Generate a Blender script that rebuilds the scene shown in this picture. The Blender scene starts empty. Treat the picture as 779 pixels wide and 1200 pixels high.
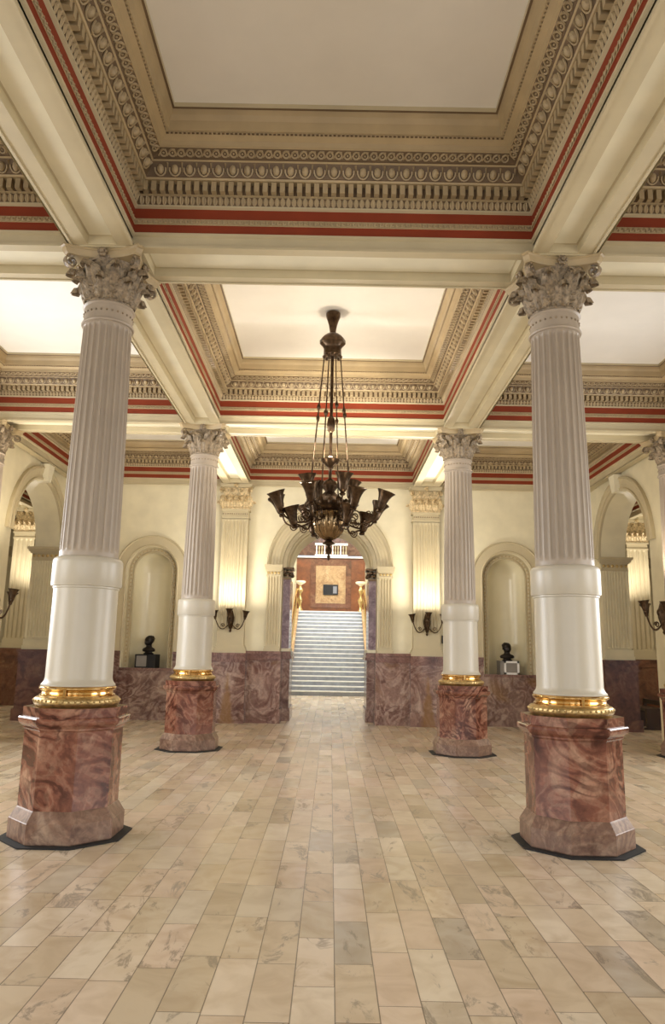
import bpy, math, random
from mathutils import Vector, Matrix
random.seed(7)
PI=math.pi
C=bpy.context.scene.collection
sin,cos=math.sin,math.cos

# ------------------------------------------------------------------ materials
class NT:
    def __init__(s,name,rough=.5,metal=0,spec=None):
        s.m=bpy.data.materials.new(name); s.m.use_nodes=True
        s.t=s.m.node_tree; s.b=s.t.nodes['Principled BSDF']
        s.b.inputs['Roughness'].default_value=rough; s.b.inputs['Metallic'].default_value=metal
        if spec is not None: s.b.inputs['Specular IOR Level'].default_value=spec
    def n(s,typ,**kw):
        nd=s.t.nodes.new(typ)
        for k,v in kw.items():
            if k.startswith('_'): nd.inputs[k[1:].replace('_',' ')].default_value=v
            else: setattr(nd,k,v)
        return nd
    def l(s,a,b): s.t.links.new(a,b)
    def math(s,op,a,b=0,c=0):
        nd=s.t.nodes.new('ShaderNodeMath'); nd.operation=op
        for i,v in enumerate((a,b,c)):
            if isinstance(v,(int,float)): nd.inputs[i].default_value=v
            else: s.l(v,nd.inputs[i])
        return nd.outputs[0]
    def ramp(s,fac,stops):
        nd=s.t.nodes.new('ShaderNodeValToRGB'); r=nd.color_ramp
        while len(r.elements)<len(stops): r.elements.new(.5)
        for e,(p,c) in zip(r.elements,stops): e.position=p; e.color=(*c,1)
        s.l(fac,nd.inputs[0]); return nd.outputs[0]
    def mix(s,f,a,b,mode='MIX'):
        nd=s.t.nodes.new('ShaderNodeMix'); nd.data_type='RGBA'; nd.blend_type=mode
        for i,v in ((0,f),(6,a),(7,b)):
            if isinstance(v,(int,float)): nd.inputs[i].default_value=v
            elif isinstance(v,tuple): nd.inputs[i].default_value=(*v,1)
            else: s.l(v,nd.inputs[i])
        return nd.outputs[2]
    def coord(s):
        tc=s.n('ShaderNodeTexCoord'); oi=s.n('ShaderNodeObjectInfo')
        va=s.n('ShaderNodeVectorMath',operation='ADD')
        mu=s.n('ShaderNodeVectorMath',operation='SCALE'); mu.inputs[0].default_value=(31.7,17.3,9.1)
        s.l(oi.outputs['Random'],mu.inputs['Scale']); s.l(tc.outputs['Object'],va.inputs[0]); s.l(mu.outputs[0],va.inputs[1])
        return va.outputs[0]
    def bump(s,h,strength=.2,dist=.01):
        b=s.n('ShaderNodeBump'); b.inputs['Strength'].default_value=strength; b.inputs['Distance'].default_value=dist
        s.l(h,b.inputs['Height']); s.l(b.outputs[0],s.b.inputs['Normal'])

def paint(name,col,rough=.55,var=.06,bump=.05,scale=3,metal=0,spec=None,bd=.003,bs=60.0):
    k=NT(name,rough,metal,spec); v=k.coord()
    n=k.n('ShaderNodeTexNoise',_Scale=scale,_Detail=4.0); k.l(v,n.inputs['Vector'])
    a=tuple(c*(1-var) for c in col); b=tuple(min(1,c*(1+var)) for c in col)
    k.l(k.ramp(n.outputs[0],[(.3,a),(.7,b)]),k.b.inputs['Base Color'])
    if bump:
        n2=k.n('ShaderNodeTexNoise',_Scale=bs,_Detail=3.0); k.l(v,n2.inputs['Vector']); k.bump(n2.outputs[0],bump,bd)
    return k.m

def marble(name,dark,mid,light,vein,scale=1.0,rough=.16,gold=None,lines=.55,freq=34.0,flame=None):
    k=NT(name,rough); v=k.coord()
    n1=k.n('ShaderNodeTexNoise',_Scale=1.9*scale,_Detail=5.0,_Distortion=1.1); k.l(v,n1.inputs['Vector'])
    base=k.ramp(n1.outputs[0],[(.32,dark),(.47,mid),(.56,mid),(.7,light)])
    n0=k.n('ShaderNodeTexNoise',_Scale=1.0*scale,_Detail=5.0,_Roughness=.45,_Distortion=2.4); k.l(v,n0.inputs['Vector'])
    sw=k.math('SINE',k.math('MULTIPLY',n0.outputs[0],freq))
    swr=k.ramp(k.math('MULTIPLY_ADD',sw,.5,.5),[(0,(1,1,1)),(.2,(.8,.8,.8)),(.5,(0,0,0))])
    nm=k.n('ShaderNodeTexNoise',_Scale=1.4*scale,_Detail=2.0); k.l(v,nm.inputs['Vector'])
    msk=k.ramp(nm.outputs[0],[(.38,(.15,.15,.15)),(.6,(1,1,1))])
    c=k.mix(k.math('MULTIPLY',k.math('MULTIPLY',swr,msk),lines),base,vein)
    lt=k.ramp(k.math('MULTIPLY_ADD',sw,.5,.5),[(.75,(0,0,0)),(.95,(1,1,1))])
    c=k.mix(k.math('MULTIPLY',lt,.28),c,light)
    n3=k.n('ShaderNodeTexNoise',_Scale=9.0*scale,_Detail=7.0,_Distortion=1.5,_Roughness=.65); k.l(v,n3.inputs['Vector'])
    c=k.mix(.55,c,k.ramp(n3.outputs[0],[(.32,(.42,.36,.33)),(.5,(.95,.95,.95)),(.66,(1.35,1.3,1.25))]),'MULTIPLY')
    if gold:
        n4=k.n('ShaderNodeTexNoise',_Scale=1.0*scale,_Detail=3.0,_Distortion=1.0); k.l(v,n4.inputs['Vector'])
        g=k.ramp(n4.outputs[0],[(.58,(0,0,0)),(.7,(1,1,1))])
        c=k.mix(k.math('MULTIPLY',g,.55),c,gold)
    if flame:
        tc=k.n('ShaderNodeTexCoord'); sp=k.n('ShaderNodeSeparateXYZ'); k.l(tc.outputs['Object'],sp.inputs[0])
        nf=k.n('ShaderNodeTexNoise',_Scale=5.0,_Detail=6.0,_Distortion=1.0); k.l(tc.outputs['Object'],nf.inputs['Vector'])
        w_=k.math('MULTIPLY',k.math('SUBTRACT',1.12,sp.outputs[2]),.17)
        d=k.math('SUBTRACT',k.math('MULTIPLY_ADD',nf.outputs[0],.16,w_),k.math('ABSOLUTE',sp.outputs[0]))
        fm=k.ramp(d,[(.06,(0,0,0)),(.14,(1,1,1))])
        c=k.mix(k.math('MULTIPLY',k.math('MULTIPLY',fm,k.math('LESS_THAN',sp.outputs[2],1.15)),.75),c,flame)
    k.l(c,k.b.inputs['Base Color'])
    return k.m

CREAM=paint('cream_paint',(.50,.425,.27),.48)
CREAM2=paint('pale_cream_panel_paint',(.74,.69,.52),.5)
WALLP=paint('yellow_cream_wall_paint',(.72,.655,.465),.5)
TAN=paint('tan_plaster',(.41,.31,.17),.5,.1)
ORN=paint('carved_plaster',(.38,.29,.165),.5,.12)
ORND=paint('brown_ground_plaster',(.14,.09,.045),.6,.12)
RED=paint('oxide_red_paint',(.22,.036,.012),.7,.08,spec=.25)
GILT=paint('aged_gilt_stucco',(.5,.36,.15),.35,.25,metal=.5)
CAPM=paint('antiqued_capital_plaster',(.27,.205,.13),.42,.45,1.0,scale=24,bd=.02,bs=38.0)
CAPG=paint('gilded_capital',(.6,.47,.27),.4,.4,1.0,scale=24,metal=.15,bd=.015,bs=38.0)
PANEL=paint('off_white_ceiling',(.8,.77,.7),.7,.02,.02)
SHAFT=paint('greige_fluted_paint',(.38,.315,.245),.42,.05)
SLEEVE=paint('cream_enamel',(.5,.455,.365),.33,.03,.1,spec=.5)
BRASS=paint('polished_brass',(.72,.47,.2),.14,.08,0,metal=1)
BRASS2=paint('worn_carved_brass',(.5,.36,.16),.36,.35,.4,scale=25,metal=.85)
BRONZE=paint('dark_bronze',(.085,.054,.032),.3,.45,.2,scale=20,metal=.88)
BRONZE2=paint('golden_bronze',(.26,.175,.09),.22,.4,.1,scale=14,metal=.95)
BLACK=paint('black_mat',(.008,.008,.009),.7)
BUSTM=paint('dark_bust_bronze',(.02,.016,.014),.35,.3,metal=.6)
WHITE=paint('white_paint',(.8,.8,.8),.5,.02)
WOODD=paint('dark_wood',(.05,.022,.012),.35,.3)
GREYP=paint('grey_plaque',(.22,.2,.18),.4,.1)
NICHE=paint('niche_satin_paint',(.66,.6,.42),.28,.03)
ROSE=marble('rose_marble',(.10,.034,.022),(.205,.078,.05),(.40,.235,.16),(.045,.01,.007),1.5,.15,lines=.8,freq=40)
ROSEL=marble('rose_marble_plinth',(.13,.07,.045),(.22,.13,.09),(.34,.24,.175),(.08,.03,.02),1.8,.36,lines=.5,freq=36)
PURP=marble('purple_rose_marble',(.15,.08,.068),(.27,.17,.14),(.44,.33,.28),(.08,.025,.02),1.2,.18,gold=(.22,.11,.03),lines=.65,freq=40)
PURPF=marble('flamed_rose_marble',(.15,.08,.068),(.27,.17,.14),(.44,.33,.28),(.08,.025,.02),1.2,.18,lines=.65,freq=40,flame=(.24,.12,.035))
PURPD=marble('dark_red_marble',(.12,.055,.045),(.2,.10,.08),(.3,.18,.145),(.06,.02,.015),1.2,.25,freq=60)
BROWNM=marble('brown_marble',(.09,.035,.02),(.16,.065,.035),(.22,.11,.06),(.05,.02,.012),.7)
ORANM=marble('orange_brown_marble',(.12,.035,.012),(.19,.06,.018),(.25,.09,.03),(.09,.025,.01),.3,.3,lines=.2)
TANM=marble('tan_marble',(.3,.17,.08),(.42,.27,.13),(.5,.36,.2),(.25,.12,.05),1.2,.3)
LAVM=marble('lavender_marble',(.17,.12,.15),(.26,.19,.23),(.35,.28,.31),(.12,.07,.09),1.5)
STEPM=paint('white_step_marble',(.82,.82,.8),.3,.08,.02,scale=6)
RISEM=paint('grey_riser_marble',(.3,.32,.37),.25,.15,.02,scale=5)
def emit(name,col,s):
    k=NT(name); k.b.inputs['Base Color'].default_value=(.8,.8,.8,1)
    k.b.inputs['Emission Color'].default_value=(*col,1); k.b.inputs['Emission Strength'].default_value=s; return k.m
BULB=emit('lit_glass',(1,.85,.62),9)
SCR=emit('screen_glow',(.5,.55,.6),.02); SCR.node_tree.nodes['Principled BSDF'].inputs['Base Color'].default_value=(.2,.2,.22,1)
GLOWO=emit('gallery_glow',(1,.55,.25),.8)  # glow put into some balusters to imitate orange gallery light

def floor_mat():
    k=NT('limestone_tiles',.3,0,.45)
    tc=k.n('ShaderNodeTexCoord'); sp=k.n('ShaderNodeSeparateXYZ'); k.l(tc.outputs['Object'],sp.inputs[0])
    W,L=.2,.6
    u=k.math('DIVIDE',k.math('ADD',sp.outputs[0],.10),W); i=k.math('FLOOR',u); fu=k.math('SUBTRACT',u,i)
    wn=k.n('ShaderNodeTexWhiteNoise',noise_dimensions='1D'); k.l(i,wn.inputs['W'])
    v=k.math('ADD',k.math('DIVIDE',sp.outputs[1],L),wn.outputs['Value']); j=k.math('FLOOR',v); fv=k.math('SUBTRACT',v,j)
    cm=k.n('ShaderNodeCombineXYZ'); k.l(i,cm.inputs[0]); k.l(j,cm.inputs[1])
    w2=k.n('ShaderNodeTexWhiteNoise',noise_dimensions='3D'); k.l(cm.outputs[0],w2.inputs['Vector'])
    base=k.ramp(w2.outputs['Value'],[(0,(.48,.39,.27)),(.2,(.56,.46,.33)),(.45,(.58,.47,.35)),(.62,(.61,.48,.365)),(.8,(.66,.57,.44)),(.93,(.56,.48,.37)),(1,(.43,.37,.29))])
    # veins inside each tile
    off=k.n('ShaderNodeVectorMath',operation='SCALE',_Scale=5.0); k.l(w2.outputs['Color'],off.inputs[0])
    ad=k.n('ShaderNodeVectorMath',operation='ADD'); k.l(tc.outputs['Object'],ad.inputs[0]); k.l(off.outputs[0],ad.inputs[1])
    n1=k.n('ShaderNodeTexNoise',_Scale=4.0,_Detail=7.0,_Distortion=1.2); k.l(ad.outputs[0],n1.inputs['Vector'])
    c=k.mix(.7,base,k.ramp(n1.outputs[0],[(.3,(.72,.66,.58)),(.6,(1,1,1))]),'MULTIPLY')
    mp=k.n('ShaderNodeMapping'); mp.inputs['Scale'].default_value=(5,2.2,1); mp.inputs['Rotation'].default_value=(0,0,.5); k.l(ad.outputs[0],mp.inputs[0])
    n2=k.n('ShaderNodeTexNoise',_Scale=1.2,_Detail=10.0,_Distortion=.9,_Roughness=.7); k.l(mp.outputs[0],n2.inputs['Vector'])
    vs=k.ramp(n2.outputs[0],[(.55,(0,0,0)),(.62,(1,1,1)),(.68,(.1,.1,.1))])
    sepc=k.n('ShaderNodeSeparateXYZ'); k.l(w2.outputs['Color'],sepc.inputs[0])
    sel=k.math('GREATER_THAN',sepc.outputs[1],.45)
    c=k.mix(k.math('MULTIPLY',k.math('MULTIPLY',vs,sel),.8),c,(.2,.165,.125))
    e=k.math('MINIMUM',k.math('MULTIPLY',k.math('MINIMUM',fu,k.math('SUBTRACT',1,fu)),W),k.math('MULTIPLY',k.math('MINIMUM',fv,k.math('SUBTRACT',1,fv)),L))
    g=k.math('LESS_THAN',e,.003)
    c=k.mix(k.math('MULTIPLY',g,.85),c,(.13,.10,.07))
    k.l(c,k.b.inputs['Base Color'])
    k.l(k.math('ADD',k.math('MULTIPLY',sepc.outputs[2],.14),.2),k.b.inputs['Roughness'])
    return k.m
FLOORM=floor_mat()

# ------------------------------------------------------------------ mesh helper
class MB:
    def __init__(s): s.v=[];s.f=[];s.mi=[]; s.M=Matrix.Identity(4)
    def add(s,vs,fs,mi=0):
        o=len(s.v); s.v+= [tuple(s.M@Vector(p)) for p in vs]; s.f+=[tuple(o+i for i in f) for f in fs]; s.mi+=[mi]*len(fs); return s
    def box(s,x0,y0,z0,x1,y1,z1,mi=0):
        return s.add([(x0,y0,z0),(x1,y0,z0),(x1,y1,z0),(x0,y1,z0),(x0,y0,z1),(x1,y0,z1),(x1,y1,z1),(x0,y1,z1)],
          [(0,3,2,1),(4,5,6,7),(0,1,5,4),(1,2,6,5),(2,3,7,6),(3,0,4,7)],mi)
    def quad(s,a,b,c,d,mi=0): return s.add([a,b,c,d],[(0,1,2,3)],mi)
    def lathe(s,prof,n=32,mi=0,rot=0,c=(0,0,0),caps=True,squash=None):
        vs=[];fs=[]
        for r,z in prof:
            for i in range(n):
                a=rot+2*PI*i/n; rr=r
                if squash: rr=squash(r,z,a)
                vs.append((c[0]+rr*cos(a),c[1]+rr*sin(a),c[2]+z))
        for k in range(len(prof)-1):
            for i in range(n):
                j=(i+1)%n; fs.append((k*n+i,k*n+j,(k+1)*n+j,(k+1)*n+i))
        if caps: fs.append(tuple(range(n-1,-1,-1))); fs.append(tuple((len(prof)-1)*n+i for i in range(n)))
        return s.add(vs,fs,mi)
    def octo(s,prof,mi=0,c=(0,0,0)):   # prof of apothem,z ; flats face the axes
        return s.lathe([(r/cos(PI/8),z) for r,z in prof],8,mi,PI/8,c)
    def tube(s,pts,r,n=8,mi=0,close=False):
        pts=[Vector(p) for p in pts]; N=len(pts); vs=[];fs=[]
        up=Vector((0,0,1)); prev=None
        for i,p in enumerate(pts):
            t=(pts[min(i+1,N-1)]-pts[max(i-1,0)]).normalized()
            if prev is None:
                a=t.cross(up); 
                if a.length<.05: a=t.cross(Vector((1,0,0)))
            else: a=prev-t*prev.dot(t)
            a.normalize(); b=t.cross(a); prev=a
            rr=r(i/(N-1)) if callable(r) else r
            for k in range(n): q=p+a*rr*cos(2*PI*k/n)+b*rr*sin(2*PI*k/n); vs.append(tuple(q))
        for i in range(N-1):
            for k in range(n): fs.append((i*n+k,i*n+(k+1)%n,(i+1)*n+(k+1)%n,(i+1)*n+k))
        fs.append(tuple(range(n-1,-1,-1))); fs.append(tuple((N-1)*n+k for k in range(n)))
        return s.add(vs,fs,mi)
    def sphere(s,c,r,mi=0,n=8,m=5,sc=(1,1,1)):
        vs=[(c[0],c[1],c[2]-r*sc[2])];fs=[]
        for i in range(1,m):
            ph=-PI/2+PI*i/m
            for k in range(n): a=2*PI*k/n; vs.append((c[0]+sc[0]*r*cos(ph)*cos(a),c[1]+sc[1]*r*cos(ph)*sin(a),c[2]+sc[2]*r*sin(ph)))
        vs.append((c[0],c[1],c[2]+r*sc[2])); t=len(vs)-1
        for k in range(n): fs.append((0,1+(k+1)%n,1+k)); fs.append((t,1+(m-2)*n+k,1+(m-2)*n+(k+1)%n))
        for i in range(m-2):
            for k in range(n): a=1+i*n+k;b=1+i*n+(k+1)%n; fs.append((a,b,b+n,a+n))
        return s.add(vs,fs,mi)
    def grid(s,P,mi=0,close_u=False):  # P[i][j] points
        n=len(P);m=len(P[0]); vs=[p for r in P for p in r]; fs=[]
        for i in range(n-(0 if close_u else 1)):
            for j in range(m-1): a=i*m+j;b=((i+1)%n)*m+j; fs.append((a,b,b+1,a+1))
        return s.add(vs,fs,mi)
    def mesh(s,name,mats,smooth=False):
        me=bpy.data.meshes.new(name); me.from_pydata(s.v,[],s.f)
        if not isinstance(mats,(list,tuple)): mats=[mats]
        for m in mats: me.materials.append(m)
        me.polygons.foreach_set('material_index',s.mi)
        if smooth:
            me.polygons.foreach_set('use_smooth',[True]*len(s.f))
            try: me.set_sharp_from_angle(angle=math.radians(38))
            except Exception: pass
        me.update(); return me
    def build(s,name,mats,parent=None,smooth=False):
        o=bpy.data.objects.new(name,s.mesh(name,mats,smooth)); C.objects.link(o)
        if parent: o.parent=parent
        return o
def tag(o,label=None,cat=None,group=None,kind=None):
    for k,v in (('label',label),('category',cat),('group',group),('kind',kind)):
        if v: o[k]=v
    return o
def thing(name,label,cat,loc=(0,0,0),rz=0,group=None):
    o=bpy.data.objects.new(name,None); C.objects.link(o); o.location=loc; o.rotation_euler=(0,0,rz); o.empty_display_size=.1
    return tag(o,label,cat,group)
def struct(name,mb,mats,smooth=False,parent=None):
    o=mb.build(name,mats,parent,smooth)
    if not parent: o['kind']='structure'
    return o
def kids(o): return [c for c in bpy.data.objects if c.parent==o]
CH={}
def copy_tree(o,parent=None,children=None):
    c=o.copy(); C.objects.link(c)
    if parent: c.parent=parent
    for ch in CH.get(o,[]) : pass
    for ch in [k for k in ALL() if k.parent==o]: copy_tree(ch,c)
    return c
def ALL(): return list(bpy.data.objects)
def linked(name,me,parent,mat=None):
    o=bpy.data.objects.new(name,me); C.objects.link(o); o.parent=parent
    if mat is not None: o.matrix_local=mat
    return o

# ------------------------------------------------------------------ grid of the hall
CX=2.2; R1=6.63; R2=12.12; YW=16.6; R0=1.14; AX=6.2; WX=6.1; WT=.55
ZS=5.36; ZC=6.60; HB=.33
ZTOP=7.2

# ---- floor
f=MB().box(-16,-6,-.1,16,38,0); fl=struct('floor',f,FLOORM)

# ---- cornice: profile swept round each ceiling bay
PROF=[ # (inset from beam centre line, z, material of the run that ENDS here)
 (.33,ZS,0),(.33,5.385,0),(.31,5.395,0),(.31,5.475,0),(.335,5.485,0),(.335,5.51,0),(.315,5.515,0),(.315,5.595,2),(.325,5.60,2),(.325,5.665,1),(.315,5.67,2),(.315,5.775,2),
 (.345,5.785,0),(.345,5.80,0),(.335,5.805,1),(.345,5.89,3),(.37,5.90,1),(.36,5.905,1),(.36,6.01,3),(.43,6.015,1),(.44,6.03,1),(.44,6.04,3),(.50,6.16,3),
 (.515,6.17,1),(.515,6.185,3),(.59,6.24,3),(.60,6.245,1),(.60,6.26,1),(.61,6.30,1),(.65,6.325,1),(.66,6.33,1),(.66,6.35,3),(.68,6.355,1),(.69,6.45,1),(.71,6.50,1),(.72,6.55,1),(.74,6.555,3),(.74,ZC+.01,0)]
PM=[CREAM,TAN,RED,ORND]
def side_frames(x0,x1,y0,y1):
    # (origin corner, along dir, inward dir, length)
    return [(Vector((x0,y1,0)),Vector((1,0,0)),Vector((0,-1,0)),x1-x0),
            (Vector((x1,y0,0)),Vector((-1,0,0)),Vector((0,1,0)),x1-x0),
            (Vector((x0,y0,0)),Vector((0,1,0)),Vector((1,0,0)),y1-y0),
            (Vector((x1,y1,0)),Vector((0,-1,0)),Vector((-1,0,0)),y1-y0)]
def place_run(mb,x0,x1,y0,y1,d,z,pitch,elem,tilt=0,phase=.5,zs=1):
    vs,fs,mi=elem
    for o,t,n,L in side_frames(x0,x1,y0,y1):
        a=d+pitch*.3; n_=max(1,int(round((L-2*a)/pitch))); p=(L-2*a)/n_
        ct,st=cos(tilt),sin(tilt)
        for i in range(n_):
            c=o+t*(a+(i+phase)*p)+n*d+Vector((0,0,z)); out=[]
            for (u,w,h) in vs:  # u along, w inward/out of surface, h up
                w2=w*ct-h*st*-1; h2=h*ct-w*st
                out.append(tuple(c+t*u+n*w2+Vector((0,0,h2*zs))))
            k=len(mb.v); mb.v+=out; mb.f+=[tuple(k+q for q in ff) for ff in fs]; mb.mi+=mi
def elem(mb): return (mb.v,mb.f,mb.mi)
def el_dentil():
    return elem(MB().box(-.024,-.005,-.05,.024,.062,.05))
def el_egg():
    m=MB(); m.sphere((0,.010,-.004),.042,0,8,6,(.80,.75,1.1))
    # shell around the egg
    pts=[(.052*cos(a),.012,.062*sin(a)) for a in [PI*(.94+1.12*i/8) for i in range(9)]]
    m.tube(pts,.009,5,0)
    m.add([(.058,0,.06),(.078,0,.06),(.068,0,-.06),(.068,.022,.05)],[(0,1,3),(1,2,3),(2,0,3),(0,2,1)])
    return elem(m)
def el_ring():
    m=MB(); n=10; P=[]
    for i in range(n):
        a=2*PI*i/n; P.append([((.030+.0095*cos(b))*cos(a),.004+.0095*sin(b),(.030+.0095*cos(b))*sin(a)) for b in [2*PI*k/5 for k in range(6)]])
    m.grid(P,0,True); m.sphere((0,.004,0),.011,0,6,4)
    m.tube([(-.052,.002,-.026),(-.025,.014,.012),(0,.016,.036),(.03,.008,.03)],.007,4)
    return elem(m)
def el_leaf():
    m=MB(); P=[]
    for j,(w,o,h) in enumerate([(.006,.0,-.042),(.02,.008,-.025),(.026,.014,0),(.022,.02,.024),(.008,.028,.04)]):
        P.append([(-w,o*.6,h),(-w*.5,o+.004,h),(0,o-.001,h),(w*.5,o+.004,h),(w,o*.6,h)])
    m.grid(P); return elem(m)
def el_small():
    m=MB(); m.sphere((-.012,.004,0),.017,0,6,4,(1,.7,1)); m.tube([(-.02,.003,-.02),(.01,.01,-.012),(.024,.006,.012),(.018,.005,.024)],.006,4); return elem(m)
def el_bead():
    return elem(MB().box(-.008,-.001,-.009,.008,.012,.009))
EL=dict(d=el_dentil(),e=el_egg(),r=el_ring(),l=el_leaf(),s=el_small(),b=el_bead())
CACHE={}
def zk(z,k): return z if z<5.78 else 5.78+(z-5.78)*k
def cornice(n,x0,x1,y0,y1,full=True):
    k=1 if y1<R1+.1 else (.77 if y1<R2+.1 else .66)
    x0-=.04 if abs(x0+CX)<.3 or abs(x0-CX)>9 else .0; x1+=.04 if abs(x1-CX)<.01 else 0
    kz=k
    w,h=x1-x0,y1-y0; key=(round(w,3),round(h,3),kz)
    if key not in CACHE:
        X0,X1,Y0,Y1=-w/2,w/2,-h/2,h/2
        m=MB()
        for a,b in zip(PROF[:-1],PROF[1:]):
            def ring(d,z): return [(X0+d,Y0+d,z),(X1-d,Y0+d,z),(X1-d,Y1-d,z),(X0+d,Y1-d,z)]
            r1=ring(a[0],zk(a[1],kz));r2=ring(b[0],zk(b[1],kz))
            for k in range(4): m.quad(r1[k],r2[k],r2[(k+1)%4],r1[(k+1)%4],b[2])
        L=[('cornice',m.mesh('cornice',PM))]
        def run(name,*a,**k):
            q=MB(); place_run(q,X0,X1,Y0,Y1,*a,zs=kz,**k); L.append((name,q.mesh(name,ORN,True)))
        run('dentil_course',.36,zk(5.957,kz),.083,EL['d'])
        run('egg_and_dart_course',.468,zk(6.10,kz),.136,EL['e'],tilt=.5)
        run('guilloche_course',.552,zk(6.212,kz),.083,EL['r'],tilt=.95)
        run('leaf_course',.338,zk(5.845,kz),.055,EL['l'])
        run('foliate_course',.326,5.632,.052,EL['s'])
        run('bead_course',.66,zk(6.34,kz),.04,EL['b'])
        CACHE[key]=L
    L=CACHE[key]; c=Vector(((x0+x1)/2,(y0+y1)/2,0))
    o=bpy.data.objects.new('trim_%d'%n,L[0][1]); C.objects.link(o); o.location=c; o['kind']='structure'
    for nm,me in L[1:]: linked(nm,me,o)
    zz=zk(ZC,kz); p=MB().box(x0+.7,y0+.7,zz,x1-.7,y1-.7,zz+.05); struct('ceiling_panel',p,PANEL)
YC=YW+.25
BAYS=[(-CX,CX,R1,R2),(-CX,CX,R0,R1),(-CX,CX,R2,YC),
      (-AX,-CX,R0,R1),(-AX,-CX,R1,R2),(-AX,-CX,R2,YC),(CX,AX,R0,R1),(CX,AX,R1,R2),(CX,AX,R2,YC)]
SX=8.6
for s in (-1,1):
    for a,b in ((AX+.3,SX),(SX,12.3)):
        for y0,y1 in ((R2,16.6),(16.6,20.2),(20.2,24.2)):
            BAYS.append((min(s*a,s*b),max(s*a,s*b),y0,y1))
for i,b in enumerate(BAYS): cornice(i+1,*b)

# ---- beams: soffit with a sunk panel
def beam(x0,y0,x1,y1,along,half=None,e0=.36,e1=.36):
    half=half or (HB if along=='x' else .29)
    m=MB(); L=(x1-x0) if along=='x' else (y1-y0)
    def P(u,w,z): return (x0+u,y0+w,z) if along=='x' else (x0+w,y0+u,z)
    def q(a,b,c,d,mi=0):
        m.quad(*( (a,b,c,d) if along=='x' else (d,c,b,a)),mi)
    i1=.115 if along=='x' else .15
    def loop(u,w,z): return [P(u[0],-w,z),P(u[1],-w,z),P(u[1],w,z),P(u[0],w,z)]
    rings=[((0,L),half,ZS,0),((e0,L-e1),half-i1,ZS,0),((e0+.004,L-e1-.004),half-i1-.004,ZS+.085,0),((e0+.02,L-e1-.02),half-i1-.02,ZS+.089,0)]
    lp=[loop(a,b,c) for a,b,c,_ in rings]
    for A,B in zip(lp[:-1],lp[1:]):
        for k in range(4):
            j=(k+1)%4; q(A[k],B[k],B[j],A[j],0)
    q(*reversed(lp[-1]),1)
    # edge bead proud of each side, and the hidden core
    for w in (-1,1):
        a=P(0,w*half-(.012 if w>0 else .012),ZS-.012); b=P(L,w*half+.012,ZS+.012)
        m.box(min(a[0],b[0]),min(a[1],b[1]),a[2],max(a[0],b[0]),max(a[1],b[1]),b[2],0)
    a=P(0,-.27,ZS+.09); b=P(L,.27,ZTOP); m.box(min(a[0],b[0]),min(a[1],b[1]),a[2],max(a[0],b[0]),max(a[1],b[1]),b[2],0)
    return struct('beam',m,[CREAM,CREAM2])
ys=[R0,R1,R2,YC]
for s in (-1,1):
    for a,b in zip(ys[:-1],ys[1:]):
        beam(s*CX,a,s*CX,b,'y',e1=.36 if b<YW else .7)
        beam(s*AX,a,s*AX,b,'y',e1=.36 if b<YW else .7)
for y in ys:
    beam(-CX,y,CX,y,'x'); beam(-AX,y,-CX,y,'x'); beam(CX,y,AX,y,'x')
for s in (-1,1):
    for a,b in ((12.4,20.2),(20.2,24.2)): beam(s*SX,a,s*SX,b,'y')
    for y in (16.6,20.2,24.2):
        beam(min(s*6.3,s*SX),y,max(s*6.3,s*SX),y,'x'); beam(min(s*SX,s*12.3),y,max(s*SX,s*12.3),y,'x')
    beam(s*12.3,12.4,s*12.3,24.2,'y')
# roof slab closing everything off
struct('ceiling',MB().box(-13,R0-.4,ZTOP,13,24.6,ZTOP+.1),PANEL)

# ------------------------------------------------------------------ walls
def wall_holes(m,a0,a1,z0,z1,holes,put,mi=0,step=1.0):
    """front face of a wall between a0..a1; holes=(centre,radius,zbase,zspring); put(a,z) -> point"""
    xs={a0,a1}
    for c,r,zb,zs in holes:
        for i in range(25): xs.add(c-r*cos(PI*i/24))
    xs=sorted(xs)
    for p,q in zip(xs[:-1],xs[1:]):
        mid=(p+q)/2; h=[H for H in holes if abs(mid-H[0])<H[1]]
        def top(x): c,r,zb,zs=h[0]; return zs+math.sqrt(max(0,r*r-(x-c)**2))
        if h:
            if h[0][2]>z0: m.quad(put(p,z0),put(q,z0),put(q,h[0][2]),put(p,h[0][2]),mi)
            m.quad(put(p,top(p)),put(q,top(q)),put(q,z1),put(p,z1),mi)
        else: m.quad(put(p,z0),put(q,z0),put(q,z1),put(p,z1),mi)
def arch_pts(c,r,zb,zs,n=24):
    return [(c-r,zb)]+[(c-r*cos(PI*i/n),zs+r*sin(PI*i/n)) for i in range(n+1)]+[(c+r,zb)]
def arch_sweep(m,c,zs,zb,prof,put3,mi=0,n=28,legs=True):
    """moulding following an arch; prof=(radius,depth) points; put3(a,depth,z)"""
    P=[]
    if legs: P.append([put3(c-r,d,zb) for r,d in prof])
    for i in range(n+1):
        a=PI*i/n; P.append([put3(c-r*cos(a),d,zs+r*sin(a)) for r,d in prof])
    if legs: P.append([put3(c+r,d,zb) for r,d in prof])
    m.grid(P,mi)

NC=4.1; NZ=3.32; NR=.57; SILL=1.13
DOORR=1.10; DZ=3.5
# back wall plane with door arch and two niches
m=MB()
wall_holes(m,-6.7,6.7,0,ZTOP,[(-NC,NR,SILL,NZ),(0,DOORR,0,DZ),(NC,NR,SILL,NZ)],lambda a,z:(a,YW,z))
# reveals: niche step
for s in (-1,1):
    arch_sweep(m,s*NC,NZ,SILL,[(NR,0),(NR,.13)],lambda a,d,z:(a,YW+d,z))
struct('wall_back',m,WALLP)
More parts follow.
